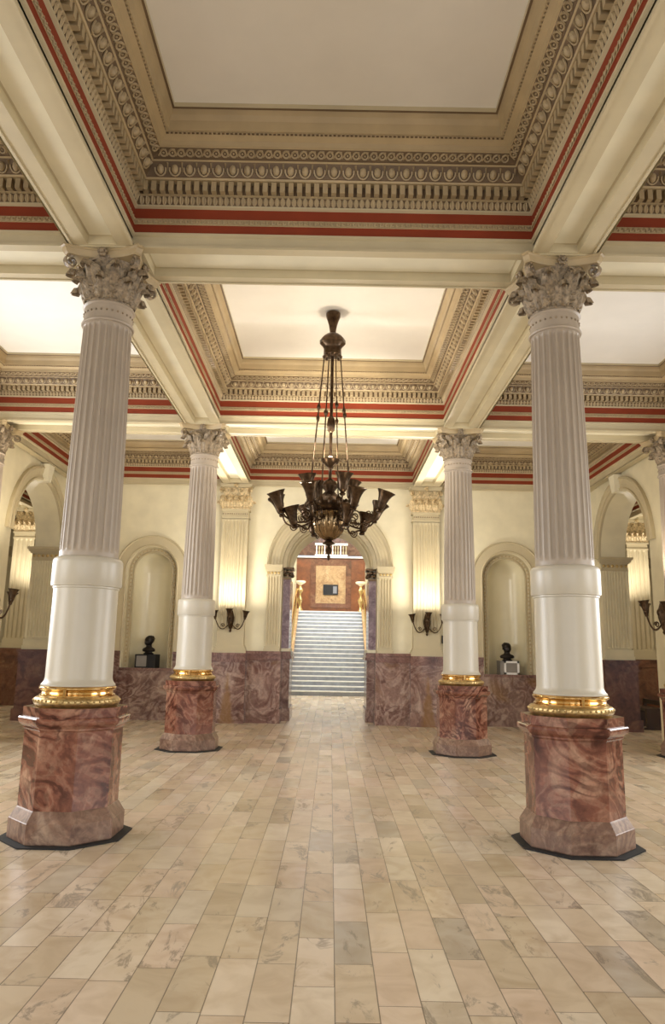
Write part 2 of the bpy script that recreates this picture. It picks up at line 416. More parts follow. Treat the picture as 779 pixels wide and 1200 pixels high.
# niche: inner moulding ring and half-cylinder with a quarter dome
for s in (-1,1):
    root=tag(MB().build('niche_shell',NICHE),None,None) if False else None
    m=MB(); c=s*NC; r=.43; P=[]
    for i in range(21):
        a=PI*i/20; P.append([(c-r*cos(a),YW+.15+r*.9*sin(a),SILL),(c-r*cos(a),YW+.15+r*.9*sin(a),NZ)])
    m.grid(P)
    P=[]
    for i in range(21):
        a=PI*i/20; row=[]
        for k in range(9):
            b=PI/2*k/8; row.append((c-r*cos(a)*cos(b)*1.0,YW+.15+r*.9*sin(a)*cos(b)*1.0,NZ+r*sin(b)))
        P.append(row)
    m.grid(P)
    o=struct('wall_niche',m,NICHE,True)
    m=MB(); arch_sweep(m,c,NZ,SILL,[(.575,.13),(.53,.13),(.52,.10),(.5,.11),(.49,.14),(.47,.14),(.455,.115),(.44,.115),(.43,.15)],lambda a,d,z:(a,YW+d,z)); 
    fr=struct('niche_frame',m,CREAM,True)
    q=MB()
    L=[]
    for i in range(24): L.append((c-.505,SILL+.05+i*(NZ-SILL-.05)/24)); L.append((c+.505,SILL+.05+i*(NZ-SILL-.05)/24))
    for i in range(19): L.append((c-.505*cos(PI*i/18),NZ+.505*sin(PI*i/18)))
    for x,z in L: q.sphere((x,YW+.105,z),.02,0,6,4)
    q.build('bead_moulding',TAN,fr,True)
    # archivolt on the wall face
    m=MB(); arch_sweep(m,c,NZ,1.5,[(.575,0),(.575,-.03),(.6,-.045),(.62,-.03),(.79,-.035),(.81,-.06),(.83,-.055),(.835,0)],lambda a,d,z:(a,YW+d,z))
    struct('trim_arch',m,CREAM,True)

# marble dado of the back wall
def dado(m,x0,x1,y,ztop,y2=YW+.2,base=.0):
    yb=y2
    m.box(x0-.02,y-.05,0,x1+.02,yb,.30,0); m.box(x0,y-.02,.30,x1,yb,.33,0)
    m.box(x0,y,.33,x1,yb,ztop-.2,0)
    m.box(x0,y-.03,ztop-.2,x1,yb,ztop-.17,1); m.box(x0,y-.012,ztop-.17,x1,yb,ztop-.06,1)
    m.box(x0,y-.045,ztop-.06,x1,yb,ztop,1)
for s in (-1,1):
    def sx(a,b): return (min(s*a,s*b),max(s*a,s*b))
    m=MB(); x=sx(NC-.6,NC+.6)
    m.box(x[0],YW-.05,0,x[1],YW+.12,.32,0); m.box(x[0],YW-.02,.32,x[1],YW+.12,SILL-.06,0); m.box(x[0],YW-.05,SILL-.06,x[1],YW+.6,SILL,1)
    m.box(x[0]+.02,YW+.12,SILL-.3,x[1]-.02,YW+.62,SILL-.06,1)
    x=sx(2.6,NC-.6); dado(m,x[0],x[1],YW-.06,1.5,YW+.1)
    x=sx(NC+.6,6.0); dado(m,x[0],x[1],YW-.06,1.5,YW+.1)
    struct('wainscot',m,[PURP,PURPD])
    m=MB(); x=sx(1.06,1.88); dado(m,x[0],x[1],YW-.22,1.55,YW+.6); struct('wainscot',m,[PURP,PURPD])

# ---- door arch
def arch_surround():
    m=MB()
    put=lambda a,d,z:(a,YW+d,z)
    arch_sweep(m,0,DZ,DZ-.02,[(1.44,0),(1.45,-.09),(1.42,-.11),(1.38,-.08),(1.36,-.05),(1.30,-.05),(1.29,-.075),(1.22,-.075),(1.21,-.1),(1.17,-.1),(1.14,-.06),(1.10,-.04),(1.10,.22),(1.02,.24),(1.02,.50),(.99,.52),(.95,.50),(.93,.54),(.93,1.6)],put,0)
    return struct('door_arch',m,CREAM,True)
arch_surround()
tri=MB()
n=24
for i in range(n):   # wall over the inner arch, behind the step
    a,b=PI*i/n,PI*(i+1)/n
    tri.quad((-.93*cos(a),YW+.53,DZ+.93*sin(a)),(-.93*cos(b),YW+.53,DZ+.93*sin(b)),(-1.5*cos(b),YW+.53,DZ+1.5*sin(b)),(-1.5*cos(a),YW+.53,DZ+1.5*sin(a)))
struct('wall_inner',tri,WALLP)
def fluted_panel(m,x0,x1,y,z0,z1,n,mi=0,depth=.028,put=None):
    """flat face at y with n vertical flutes cut in"""
    put=put or (lambda x,yy,z:(x,yy,z))
    w=x1-x0; mg=w*.07; p=(w-2*mg)/n; fw=p*.66; xs=[(x0,0)]
    for i in range(n):
        a=x0+mg+i*p+(p-fw)/2
        for k in range(7): t=k/6; xs.append((a+fw*t,depth*math.sqrt(max(0,1-(2*t-1)**2))))
    xs.append((x1,0)); e=min(.05,(z1-z0)*.05)
    for (a,da),(b,db) in zip(xs[:-1],xs[1:]):
        m.quad(put(a,y+da,z0+e),put(b,y+db,z0+e),put(b,y+db,z1-e),put(a,y+da,z1-e),mi)
        m.quad(put(a,y,z0),put(b,y,z0),put(b,y+db,z0+e),put(a,y+da,z0+e),mi)
        m.quad(put(a,y+da,z1-e),put(b,y+db,z1-e),put(b,y,z1),put(a,y,z1),mi)
for s in (-1,1):
    def bx(m,a,b,y0,y1,z0,z1,mi=0): m.box(min(s*a,s*b),y0,z0,max(s*a,s*b),y1,z1,mi)
    rt=thing('door_pilaster','narrow fluted cream pilaster carrying the %s foot of the door arch'%('left-hand' if s<0 else 'right-hand'),'pilaster',(s*1.28,YW,0)); rt.location=(0,0,0)
    m=MB(); x0,x1=min(s*1.13,s*1.43),max(s*1.13,s*1.43)
    fluted_panel(m,x0,x1,YW-.12,1.68,3.24,4); m.box(x0,YW-.12+.03,1.55,x1,YW-.003,3.26); m.build('shaft',CREAM,rt)
    m=MB(); bx(m,1.10,1.46,YW-.16,YW-.003,1.55,1.60); bx(m,1.115,1.445,YW-.14,YW-.003,1.60,1.66); m.build('base_moulding',CREAM,rt)
    m=MB(); bx(m,1.11,1.45,YW-.145,YW-.003,3.24,3.27); bx(m,1.12,1.44,YW-.13,YW-.003,3.27,3.36); bx(m,1.10,1.46,YW-.16,YW-.003,3.36,3.40); bx(m,1.09,1.475,YW-.18,YW-.003,3.40,3.46); bx(m,1.075,1.49,YW-.2,YW-.003,3.46,3.50)
    cp=m.build('impost',CREAM,rt)
    for i in range(4): MB().sphere((s*(1.165+i*.077),YW-.135,3.315),.03,0,8,5,(1,.6,1)).build('rosette',GILT,cp,True)
    m=MB(); bx(m,1.10,1.5,YW+.004,YW+.5,1.55,DZ); struct('door_jamb',m,CREAM)
    # jamb pier with lavender marble column face, dark capital
    rj=thing('door_jamb_pier','lavender marble jamb pier with dark capital at the %s of the passage'%('left side' if s<0 else 'right side'),'pier',(0,0,0))
    m=MB(); bx(m,.93,1.14,YW+.50,YW+1.6,1.62,3.25); m.build('marble_facing',LAVM,rj)
    m=MB(); bx(m,.86,1.3,YW+.35,YW+1.65,0,.28,0); bx(m,.89,1.3,YW+.40,YW+1.62,.28,1.38,0); bx(m,.85,1.3,YW+.34,YW+1.66,1.38,1.44,1); bx(m,.87,1.3,YW+.37,YW+1.64,1.44,1.55,1); m.build('marble_base',[PURP,PURPD],rj)
    m=MB(); bx(m,.9,1.2,YW+.44,YW+1.62,1.55,1.62); m.build('cream_plinth_band',CREAM2,rj)
    m=MB(); P=(3.22,3.3,3.38,3.46)
    for k,z in enumerate(P):
        e=.015+.022*k; bx(m,.93-e,1.14,YW+.50-e,YW+.9,z,z+.05)
    for k in range(4):
        m.sphere((s*(.90+.02*(k%2)),YW+.52+.1*k,3.33+.08*(k%2)),.05,0,8,5)
        m.sphere((s*(.94+.06*k),YW+.46,3.34+.07*(k%2)),.045,0,8,5)
    m.build('capital',BRONZE,rj,True)
    # wall behind the dado block at the jamb
    m=MB(); bx(m,1.14,3.2,YW+.5,YW+1.6,0,ZTOP); struct('wall_passage',m,WALLP)

# ---- arcade side walls at x=+-6 with arches
ARC=[(3.9,1.9,0,3.2),(9.4,1.9,0,3.2),(14.85,1.25,0,3.76)]
for s in (-1,1):
    m=MB()
    for off in (0,WT):
        x=s*(WX+off); wall_holes(m,R0-.3,YW+.3,0,ZTOP,ARC,lambda a,z,x=x:(x,a,z))
    struct('wall_'+('left' if s<0 else 'right'),m,WALLP)
    m=MB()
    for c,r,zb,zs in ARC: arch_sweep(m,c,zs,zb,[(r,0),(r,WT)],lambda a,d,z:(s*(WX+d),a,z))
    struct('arch_soffit',m,WALLP,True)
    m=MB()
    for c,r,zb,zs in ARC:
        arch_sweep(m,c,zs,zs,[(r+.28,0),(r+.28,-.07),(r+.24,-.09),(r+.22,-.06),(r+.14,-.05),(r+.13,-.03),(r+.05,-.03),(r+.04,-.06),(r,-.05),(r,0)],lambda a,d,z:(s*(WX+d),a,z),0,28,False)
    tr=struct('trim_arcade',m,CREAM,True)
    m=MB()
    for c,r,zb,zs in ARC[2:]:
        a=.075; P=lambda rr,an,x:(s*x,c+rr*sin(an),zs+rr*cos(an))
        vs=[P(r-.03,-.07,WX-.14),P(r-.03,.07,WX-.14),P(r+.34,.10,WX-.17),P(r+.34,-.10,WX-.17),P(r-.03,-.07,WX+.1),P(r-.03,.07,WX+.1),P(r+.34,.10,WX),P(r+.34,-.10,WX)]
        m.add(vs,[(0,1,2,3),(4,7,6,5),(0,4,5,1),(1,5,6,2),(2,6,7,3),(3,7,4,0)])
    m.build('keystone',CREAM2,tr)
    # far pier of that arch: fluted jamb, impost, brown marble base
    pr=thing('arcade_pier','fluted cream arch pier on dark brown marble base, %s side arcade'%('left' if s<0 else 'right'),'pier',(0,0,0))
    yj=ARC[2][0]+ARC[2][1]
    def bx(m,a,b,y0,y1,z0,z1,mi=0): m.box(min(s*a,s*b),y0,z0,max(s*a,s*b),y1,z1,mi)
    m=MB(); xa,xb=min(s*(WX-.02),s*(WX+WT+.02)),max(s*(WX-.02),s*(WX+WT+.02))
    fluted_panel(m,xa,xb,yj-.05,1.75,3.45,8); bx(m,WX-.02,WX+WT+.02,yj-.02,yj-.002,1.5,3.5); m.build('shaft',WALLP,pr)
    m=MB(); bx(m,WX-.05,WX+WT+.05,yj-.09,yj-.002,1.5,1.58); bx(m,WX-.035,WX+WT+.035,yj-.07,yj-.002,1.58,1.72); m.build('base_moulding',WALLP,pr)
    m=MB(); bx(m,WX-.03,WX+WT+.03,yj-.06,yj-.002,3.45,3.48); bx(m,WX-.02,WX+WT+.02,yj-.055,yj-.002,3.48,3.62); bx(m,WX-.05,WX+WT+.05,yj-.09,yj-.002,3.62,3.65); bx(m,WX-.08,WX+WT+.08,yj-.12,yj-.002,3.65,3.70); bx(m,WX-.11,WX+WT+.11,yj-.15,yj-.002,3.70,3.755)
    cp=m.build('impost',CREAM,pr)
    for i in range(6): MB().sphere((s*(WX+.03+i*.098),yj-.06,3.56),.035,0,8,5,(1,.6,1)).build('rosette',GILT,cp,True)
    m=MB(); bx(m,WX-.14,WX+WT+.1,yj-.2,yj-.002,0,.25); bx(m,WX-.1,WX+WT+.06,yj-.16,yj-.002,.25,1.25); bx(m,WX-.13,WX+WT+.09,yj-.19,yj-.002,1.25,1.3); bx(m,WX-.11,WX+WT+.07,yj-.17,yj-.002,1.3,1.44); bx(m,WX-.14,WX+WT+.1,yj-.2,yj-.002,1.44,1.5)
    m.build('marble_base',BROWNM,pr)
    m=MB(); bx(m,WX-.14,WX-.004,yj,YW-.1,0,.25); bx(m,WX-.1,WX-.004,yj,YW-.1,.25,1.25); bx(m,WX-.13,WX-.004,yj,YW-.1,1.25,1.3); bx(m,WX-.11,WX-.004,yj,YW-.1,1.3,1.44); bx(m,WX-.14,WX-.004,yj,YW-.1,1.44,1.5); struct('wainscot',m,BROWNM)
    # side rooms
    m=MB(); m.quad((s*12.3,5,0),(s*12.3,24.2,0),(s*12.3,24.2,ZTOP),(s*12.3,5,ZTOP)); struct('wall_outer',m,WALLP)
    m=MB(); bx(m,3.1,12.3,24.2,24.4,0,ZTOP); struct('wall_far',m,WALLP)
    m=MB(); arch_sweep(m,s*10.9,3.9,1.5,[(.95,0),(.95,-.08),(.88,-.1),(.84,-.05),(.7,-.05),(.68,-.08),(.62,-.06),(.6,0)],lambda a,d,z:(a,24.2+d,z)); struct('trim_arch',m,CREAM,True)
    m=MB(); bx(m,6.6,12.3,24.12,24.3,0,1.5); struct('wainscot',m,PURPD)

# ------------------------------------------------------------------ capitals
def leaf_mesh(w,h,out,curl,lobes=3):
    """acanthus leaf standing at the origin, growing up +z, facing +x"""
    m=MB(); P=[];Q=[]; N=9
    for j in range(N):
        t=j/(N-1)
        if t<.72: x=out*.35*(t/.72)**1.5; z=h*t/.72*.86
        else:
            a=(t-.72)/.28*PI*1.15; x=out*.35+curl*(1-cos(a))*.5*1.3; z=h*.86+curl*.6*sin(a)
        hw=w*(.55+.55*sin(PI*min(1,t*1.15)))*(1 if t<.8 else (1-(t-.8)/.2*.25)); hw*=.72+.28*abs(cos(lobes*PI*t*1.3))
        row=[]
        for k in range(7):
            u=-1+2*k/6; rid=.017*abs(sin(u*PI*2))*w/.06*(.5+.5*abs(cos(9*t))); row.append((x+rid-.025*u*u*w/.06, u*hw*.5*2*.5*2, z-.012*abs(u)))
        P.append(row)
    m.grid(P)
    Q=[[(x-.012,y*.9,z) for x,y,z in r] for r in P]; m.grid([list(reversed(r)) for r in Q])
    n=len(P[0])
    for j in range(N-1):
        for k in (0,n-1):
            a,b,c,d=P[j][k],P[j+1][k],Q[j+1][k],Q[j][k]
            m.quad(*( (a,b,c,d) if k==0 else (d,c,b,a)))
    return m
def volute(m,org,dr,size,wid):
    """scroll in the vertical plane that contains direction dr"""
    dr=Vector(dr).normalized(); side=dr.cross(Vector((0,0,1))); o=Vector(org)
    pts=[]
    for i in range(30):
        t=i/29; a=-PI*.6+t*PI*3.4; r=size*(1-.82*t)
        pts.append(o+dr*(r*cos(PI-a)*-1)+Vector((0,0,r*sin(a)*-1)))
    n=len(pts); vs=[];fs=[]
    for i,p in enumerate(pts):
        rr=size*.17
        q=(p-o).normalized() if (p-o).length>1e-5 else dr
        for a,b in ((1,1),(1,-1),(-1,-1),(-1,1)): vs.append(tuple(p+q*rr*a*.6+side*wid*b))
    for i in range(n-1):
        for k in range(4): fs.append((i*4+k,i*4+(k+1)%4,(i+1)*4+(k+1)%4,(i+1)*4+k))
    m.add(vs,fs); m.sphere(tuple(o),size*.25,0,8,5)
LEAF1=leaf_mesh(.105,.20,.18,.07).mesh('acanthus_leaf',CAPM,True)
LEAF2=leaf_mesh(.11,.33,.27,.08).mesh('acanthus_leaf',CAPM,True)
LEAF1G=LEAF1.copy(); LEAF1G.materials[0]=CAPG; LEAF2G=LEAF2.copy(); LEAF2G.materials[0]=CAPG
def abacus(half,cor,h0,h1,mi=0):
    m=MB(); 
    def ring(s,z):
        P=[]
        for q in range(4):
            R=Matrix.Rotation(q*PI/2,3,'Z'); n=9
            P.append(R@Vector((cor*s,-(cor-.05)*s,0)))
            for k in range(1,n):
                u=-1+2*k/n; P.append(R@Vector(((half+(cor-half)*u*u*abs(u)**.3)*s,u*(cor-.05)*s,0)))
            P.append(R@Vector((cor*s,(cor-.05)*s,0)))
        return [(p.x,p.y,z) for p in P]
    lv=[(.90,h0),(.93,h0+.015),(.97,h0+.055),(.955,h0+.058),(1,h0+.07),(1,h1)]
    rs=[ring(s,z) for s,z in lv]; n=len(rs[0]); vs=[p for r in rs for p in r]; fs=[]
    for i in range(len(rs)-1):
        for k in range(n): fs.append((i*n+k,i*n+(k+1)%n,(i+1)*n+(k+1)%n,(i+1)*n+k))
    fs.append(tuple(range(n-1,-1,-1))); fs.append(tuple((len(rs)-1)*n+k for k in range(n)))
    m.add(vs,fs); return m
VOL=MB()
volute(VOL,(0,0,0),(1,0,0),.068,.026); VOL=VOL.mesh('volute',CAPM,True)
ROS=MB()
for k in range(6): a=2*PI*k/6; ROS.sphere((.01,.028*cos(a),.028*sin(a)),.02,0,6,4)
ROS.sphere((.03,0,0),.022,0,6,4); ROS=ROS.mesh('fleuron',CAPM,True)
VOLG=VOL.copy(); VOLG.materials[0]=CAPG; ROSG=ROS.copy(); ROSG.materials[0]=CAPG

def T(x,y,z,rz=0,s=1): return Matrix.Translation((x,y,z))@Matrix.Rotation(rz,4,'Z')@Matrix.Scale(s,4)
def make_capital(parent,z0=4.86,zt=ZS-.005):
    m=MB(); m.lathe([(.225,z0),(.235,z0+.02),(.225,z0+.04),(.222,z0+.2),(.245,z0+.33),(.30,z0+.43)],32)
    cap=m.build('capital',CAPM,parent,True)
    abacus(.31,.40,zt-.085,zt).build('abacus',TAN,cap)
    for k in range(8): linked('acanthus_leaf',LEAF1,cap,T(.232*cos(PI*k/4),.232*sin(PI*k/4),z0+.02,PI*k/4))
    for k in range(8): a=PI/8+PI*k/4; linked('acanthus_leaf',LEAF2,cap,T(.222*cos(a),.222*sin(a),z0+.03,a))
    for k in range(4):
        a=PI/4+PI*k/2; linked('volute',VOL,cap,T(.43*cos(a),.43*sin(a),zt-.15,a))
        b=PI*k/2
        for g in (-1,1):
            a2=b+g*.34; linked('volute',VOL,cap,T(.275*cos(a2),.275*sin(a2),zt-.15,b+g*PI/2,.72))
        linked('fleuron',ROS,cap,T(.315*cos(b),.315*sin(b),zt-.045,b,1.1))
    return cap

# ------------------------------------------------------------------ columns
def make_column(loc,label,ymat=None):
    rt=thing('column',label,'column',loc,0,None)
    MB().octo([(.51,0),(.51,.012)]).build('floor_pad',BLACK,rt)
    m=MB(); m.octo([(.435,.012),(.44,.02),(.44,.17),(.435,.175),(.39,.25),(.382,.26)],1); m.octo([(.382,.26),(.382,.885)],0)
    m.octo([(.382,.885),(.395,.90),(.395,.912),(.415,.93),(.43,.945),(.437,.965),(.437,.985),(.43,.995),(.405,1.0),(.405,1.075)],0)
    m.build('pedestal',[ROSE,ROSEL],rt)
    m=MB(); m.lathe([(.335,1.072),(.35,1.075)]+[(.325+.042*cos(a),1.12+.042*sin(a)) for a in [-PI/2.2+i*PI/1.1/10 for i in range(11)]]+[(.31,1.165)],64)
    tr=m.build('carved_torus',BRASS2,rt,True)
    q=MB()
    for k in range(44):
        a=2*PI*k/44; q.sphere((.362*cos(a),.362*sin(a),1.128),.013,0,6,4)
    q.build('guilloche_relief',BRASS2,tr,True)
    m=MB(); m.lathe([(.31,1.16),(.322,1.163),(.322,1.175),(.308,1.185),(.305,1.2),(.312,1.213),(.322,1.217),(.330,1.226),(.330,1.236),(.322,1.246),(.31,1.25)],64)
    br=m.build('brass_ring',BRASS,rt,True)
    q=MB(); a=-PI/2
    q.box(-.012,-.336,1.165,.012,-.318,1.245); q.build('clasp',BRASS,br)
    m=MB(); m.lathe([(.318,1.25),(.318,1.262),(.305,1.275),(.293,1.295),(.288,1.32),(.283,2.05),(.283,2.10),(.292,2.105),(.292,2.12),(.306,2.125),(.306,2.13),(.31,2.14),(.31,2.33),(.308,2.36),(.295,2.38),(.27,2.39)],64)
    m.build('sleeve',SLEEVE,rt,True)
    # fluted shaft with entasis
    def sh(r,z,a):
        t=(z-2.39)/2.27
        e=1
        if z<2.50: e=max(0,(z-2.44)/.06)
        if z>4.60: e=max(0,(4.64-z)/.04)
        u=(a/(2*PI)*24)%1; d=abs(u-.5)*2   # 1 at fillet
        fl=0 if d>.78 else math.sqrt(max(0,1-(d/.78)**2))
        return r-.021*fl*math.sqrt(min(1,e))
    zs=[2.39,2.42,2.44,2.455,2.475,2.5,3.0,3.5,4.0,4.4,4.6,4.62,4.635,4.64,4.655]
    m=MB(); m.lathe([(.262-.034*((z-2.39)/2.27)**1.4,z) for z in zs],24*12,0,0,(0,0,0),True,sh); m.build('shaft',SHAFT,rt,True)
    m=MB(); m.lathe([(.225,4.655),(.246,4.658),(.252,4.67),(.246,4.684),(.232,4.688),(.231,4.83),(.24,4.834),(.25,4.845),(.24,4.858),(.23,4.86)],48)
    nk=m.build('necking',SHAFT,rt,True)
    q=MB()
    for k in range(28): a=2*PI*k/28; q.sphere((.231*cos(a),.231*sin(a),4.765),.012,0,6,4)
    q.build('bead_row',CAPM,nk,True)
    make_capital(rt)
    return rt
col=make_column((-CX,R1,0),'tall fluted column nearest the camera, left of the big octagonal pair')
base_objs=None
def dup(root,loc,rz,label):
    c=root.copy(); C.objects.link(c); c.location=loc; c.rotation_euler=(0,0,rz); c['label']=label
    for ch in TREE[root.name]:
        o,subs=ch; d=o.copy(); C.objects.link(d); d.parent=c
        for s in subs: e=s.copy(); C.objects.link(e); e.parent=d
    return c
TREE={}
def record(root):
    L=list(bpy.data.objects); TREE[root.name]=[(o,[s for s in L if s.parent==o]) for o in L if o.parent==root]
record(col)
col['label']='large fluted column on rose marble pedestal, nearest on the left'
dup(col,(CX,R1,0),0,'large fluted column on rose marble pedestal, nearest on the right')
dup(col,(-CX,R2,0),0,'smaller-looking fluted column in front of the left niche and left wall sconce')
dup(col,(CX,R2,0),0,'smaller-looking fluted column beside the wall switch, near the right niche')
dup(col,(-5.93,R2,0),0,'cream column cut off by the left picture edge, beside the arcade arch')
dup(col,(5.93,R2,0),0,'column cut off by the right picture edge, only capital tip and black pad showing')

# ------------------------------------------------------------------ wall pilasters
def pil_capital(rt,w,y,z0,zt):
    """capital in front of plane y; faces -y"""
    h=zt-z0
    m=MB(); m.box(-w/2,y,z0,w/2,y+.3,zt-.08); m.box(-w/2-.02,y-.02,z0,w/2+.02,y+.3,z0+.03)
    cap=m.build('capital',CAPG,rt)
    a=MB(); e=w/2+.07
    P=[(-e,y-.10)]+[(-e+2*e*k/10,y-.10+.045*sin(PI*k/10)) for k in range(1,10)]+[(e,y-.10),(e,y+.3),(-e,y+.3)]
    for z0_,z1_,sc in ((zt-.085,zt-.045,.95),(zt-.045,zt,1)):
        n=len(P); vs=[(x*sc,yy,z) for z in (z0_,z1_) for x,yy in P]
        a.add(vs,[tuple(range(n-1,-1,-1)),tuple(range(n,2*n))]+[(k,(k+1)%n,n+(k+1)%n,n+k) for k in range(n)])
    a.build('abacus',CREAM,cap)
    for k in range(4): linked('acanthus_leaf',LEAF1G,cap,T(-w/2+w*(k+.5)/4,y,z0+.02,-PI/2,.95))
    for k in range(5): linked('acanthus_leaf',LEAF2G,cap,T(-w/2+w*k/4,y,z0+.03,-PI/2,.85))
    for g in (-1,1):
        linked('volute',VOLG,cap,T(g*(w/2+.02),y-.06,zt-.16,-PI/2+g*PI/4))
        linked('volute',VOLG,cap,T(g*.1,y-.03,zt-.15,0 if g>0 else PI,.75))
        linked('acanthus_leaf',LEAF1G,cap,T(g*w/2,y+.1,z0+.02,0 if g>0 else PI,.95))
    linked('fleuron',ROSG,cap,T(0,y-.07,zt-.05,-PI/2,1.2))
def make_pilaster(x,label,y=YW-.25,w=.60,n=7,loc=None,dmat=PURPF):
    rt=thing('wall_pilaster',label,'pilaster',(x,0,0))
    m=MB(); fluted_panel(m,-w/2,w/2,y,2.0,4.52,n); m.box(-w/2,y+.03,1.5,w/2,YW+.05,4.6)
    m.box(-w/2,y,1.62,w/2,y+.022,2.0); m.build('shaft',CREAM,rt)
    m=MB(); m.box(-w/2-.06,y-.06,1.5,w/2+.06,YW,1.58); m.box(-w/2-.04,y-.045,1.58,w/2+.04,YW,1.63); m.box(-w/2-.02,y-.02,1.63,w/2+.02,YW,1.67); m.build('base_moulding',CREAM,rt)
    m=MB(); m.box(-w/2-.02,y-.02,4.55,w/2+.02,YW,4.58); m.box(-w/2,y-.004,4.58,w/2,YW,4.72); m.box(-w/2-.025,y-.03,4.72,w/2+.025,YW,4.76)
    nk=m.build('necking',CREAM,rt)
    q=MB()
    for k in range(12): q.sphere((-w/2+w*(k+.5)/12,y-.006,4.65),.017,0,6,4)
    q.build('bead_row',CAPM,nk,True)
    pil_capital(rt,w,y,4.76,ZS-.005)
    m=MB(); dado(m,-w/2-.08,w/2+.08,y-.15,1.5,YW); m.build('marble_base',[dmat,PURPD],rt)
    return rt
p=make_pilaster(-2.2,'fluted cream wall pilaster between left niche and doorway, behind a sconce'); record(p)
dup(p,(2.2,0,0),0,'fluted cream wall pilaster between doorway and right niche, behind a sconce')

# free-standing piers seen through the side arches
for s in (-1,1):
    rt=thing('side_room_pier','fluted pier with gilt capital seen through the %s arcade arch'%('left' if s<0 else 'right'),'pier',(s*8.55,20.2,0))
    m=MB(); w=.58
    fluted_panel(m,-w/2,w/2,-.3,1.75,4.5,4)
    fluted_panel(m,-w/2,w/2,-.3,1.75,4.5,4,put=lambda x,y,z:(s*y,x,z) if s>0 else (-y,x,z))
    m.box(-w/2+.03,-.27,1.5,w/2-.022,w/2,4.6); m.build('shaft',CREAM,rt)
    m=MB(); m.box(-w/2-.06,-.36,1.5,w/2+.06,.36,1.6); m.box(-w/2-.03,-.33,1.6,w/2+.03,.33,1.75); m.build('base_moulding',CREAM,rt)
    m=MB(); m.box(-w/2-.02,-.32,4.5,w/2+.02,.32,4.54); m.box(-w/2-.03,-.33,4.66,w/2+.03,.33,4.7); m.box(-w/2,-.3,4.54,w/2,.3,4.66); m.build('necking',CREAM,rt)
    pil_capital(rt,w,-.3,4.7,ZS-.005)
    m=MB(); m.box(-w/2-.14,-.44,0,w/2+.14,.44,.25); m.box(-w/2-.1,-.4,.25,w/2+.1,.4,1.3); m.box(-w/2-.14,-.44,1.3,w/2+.14,.44,1.5); m.build('marble_base',BROWNM,rt)

# ------------------------------------------------------------------ lamps
def bell(m,c,ax,r,h,mi=0,rip=0):
    """flower-shaped cup with its mouth along ax"""
    ax=Vector(ax).normalized(); q=Vector((0,0,1)).rotation_difference(ax).to_matrix().to_4x4()
    old=m.M; m.M=old@Matrix.Translation(c)@q
    prof=[(.02,0),(.16,.02),(.22,.05),(.34,.10),(.42,.2),(.47,.35),(.52,.5),(.60,.66),(.76,.84),(1.0,1.0),(.95,.985),(.72,.83),(.55,.66),(.45,.5),(.3,.3),(.05,.25)]
    m.lathe([(a*r,b*h) for a,b in prof],20,mi,0,(0,0,0),True,(lambda rr,z,a:rr*(1+rip*cos(5*a)*(z/h)**2)) if rip else None)
    m.M=old
def disc(m,c,ax,r,mi=0):
    ax=Vector(ax).normalized(); q=Vector((0,0,1)).rotation_difference(ax).to_matrix().to_4x4()
    old=m.M; m.M=old@Matrix.Translation(c)@q
    m.lathe([(r,-.008),(r,0),(r*.6,.006),(.002,.009)],16,mi); m.M=old

CHY=9.72; sc=1.035
def cz(z): return 1.6+(z-1.6)*sc
ch=thing('chandelier','large dark bronze chandelier hanging from the middle ceiling bay','chandelier',(.0,CHY,0))
ZQ=5.78+(ZC-5.78)*.77
m=MB(); m.lathe([(.075,ZQ),(.105,ZQ-.02),(.105,ZQ-.07),(.085,ZQ-.12),(.06,ZQ-.2),(.045,ZQ-.3),(.05,ZQ-.33),(.03,ZQ-.36)],24); m.build('canopy',BRONZE,ch,True)
m=MB(); m.lathe([(.022,ZQ-.35),(.022,cz(3.5))],12); 
m.lathe([(.022,4.84),(.05,4.80),(.06,4.72),(.05,4.63),(.022,4.6)],12); m.build('rod',BRONZE,ch,True)
zc=cz(5.80)
m=MB(); m.lathe([(.05,zc+.13),(.09,zc+.12),(.15,zc+.07),(.18,zc+.03),(.18,zc-.02),(.14,zc-.06),(.12,zc-.10),(.125,zc-.2),(.09,zc-.22)],24,0,0,(0,0,0),True,lambda r,z,a:r*(1+.03*cos(8*a))); 
for k in range(8): m.sphere((.12*cos(PI*k/4),.12*sin(PI*k/4),zc-.22),.025)
m.build('crown',BRONZE,ch,True)
m=MB(); z=cz(4.08); m.lathe([(.02,z-.14),(.03,z-.1),(.05,z-.06),(.11,z-.01),(.135,z+.03),(.13,z+.04),(.05,z+.05),(.022,z+.09)],24); m.build('dish',BRONZE,ch,True)
zb=cz(3.50)
for k in range(8):
    a=PI/8+PI*k/4; m=MB()
    p0=Vector((.125*cos(a),.125*sin(a),zc-.21)); p1=Vector((.31*cos(a),.31*sin(a),zb+.03))
    m.tube([p0,p0.lerp(p1,.5),p1],.006,6)
    t=(p0.z-cz(4.78)+(.06 if k%2 else -.06))/(p0.z-p1.z); c=p0.lerp(p1,t); m.lathe([(.005,-.06),(.022,-.025),(.028,0),(.02,.025),(.005,.06)],8,0,0,c)
    m.lathe([(.005,-.05),(.03,-.02),(.03,.01),(.015,.03),(.005,.07)],8,0,0,p1)
    m.build('suspension_cord',BRONZE,ch,True)
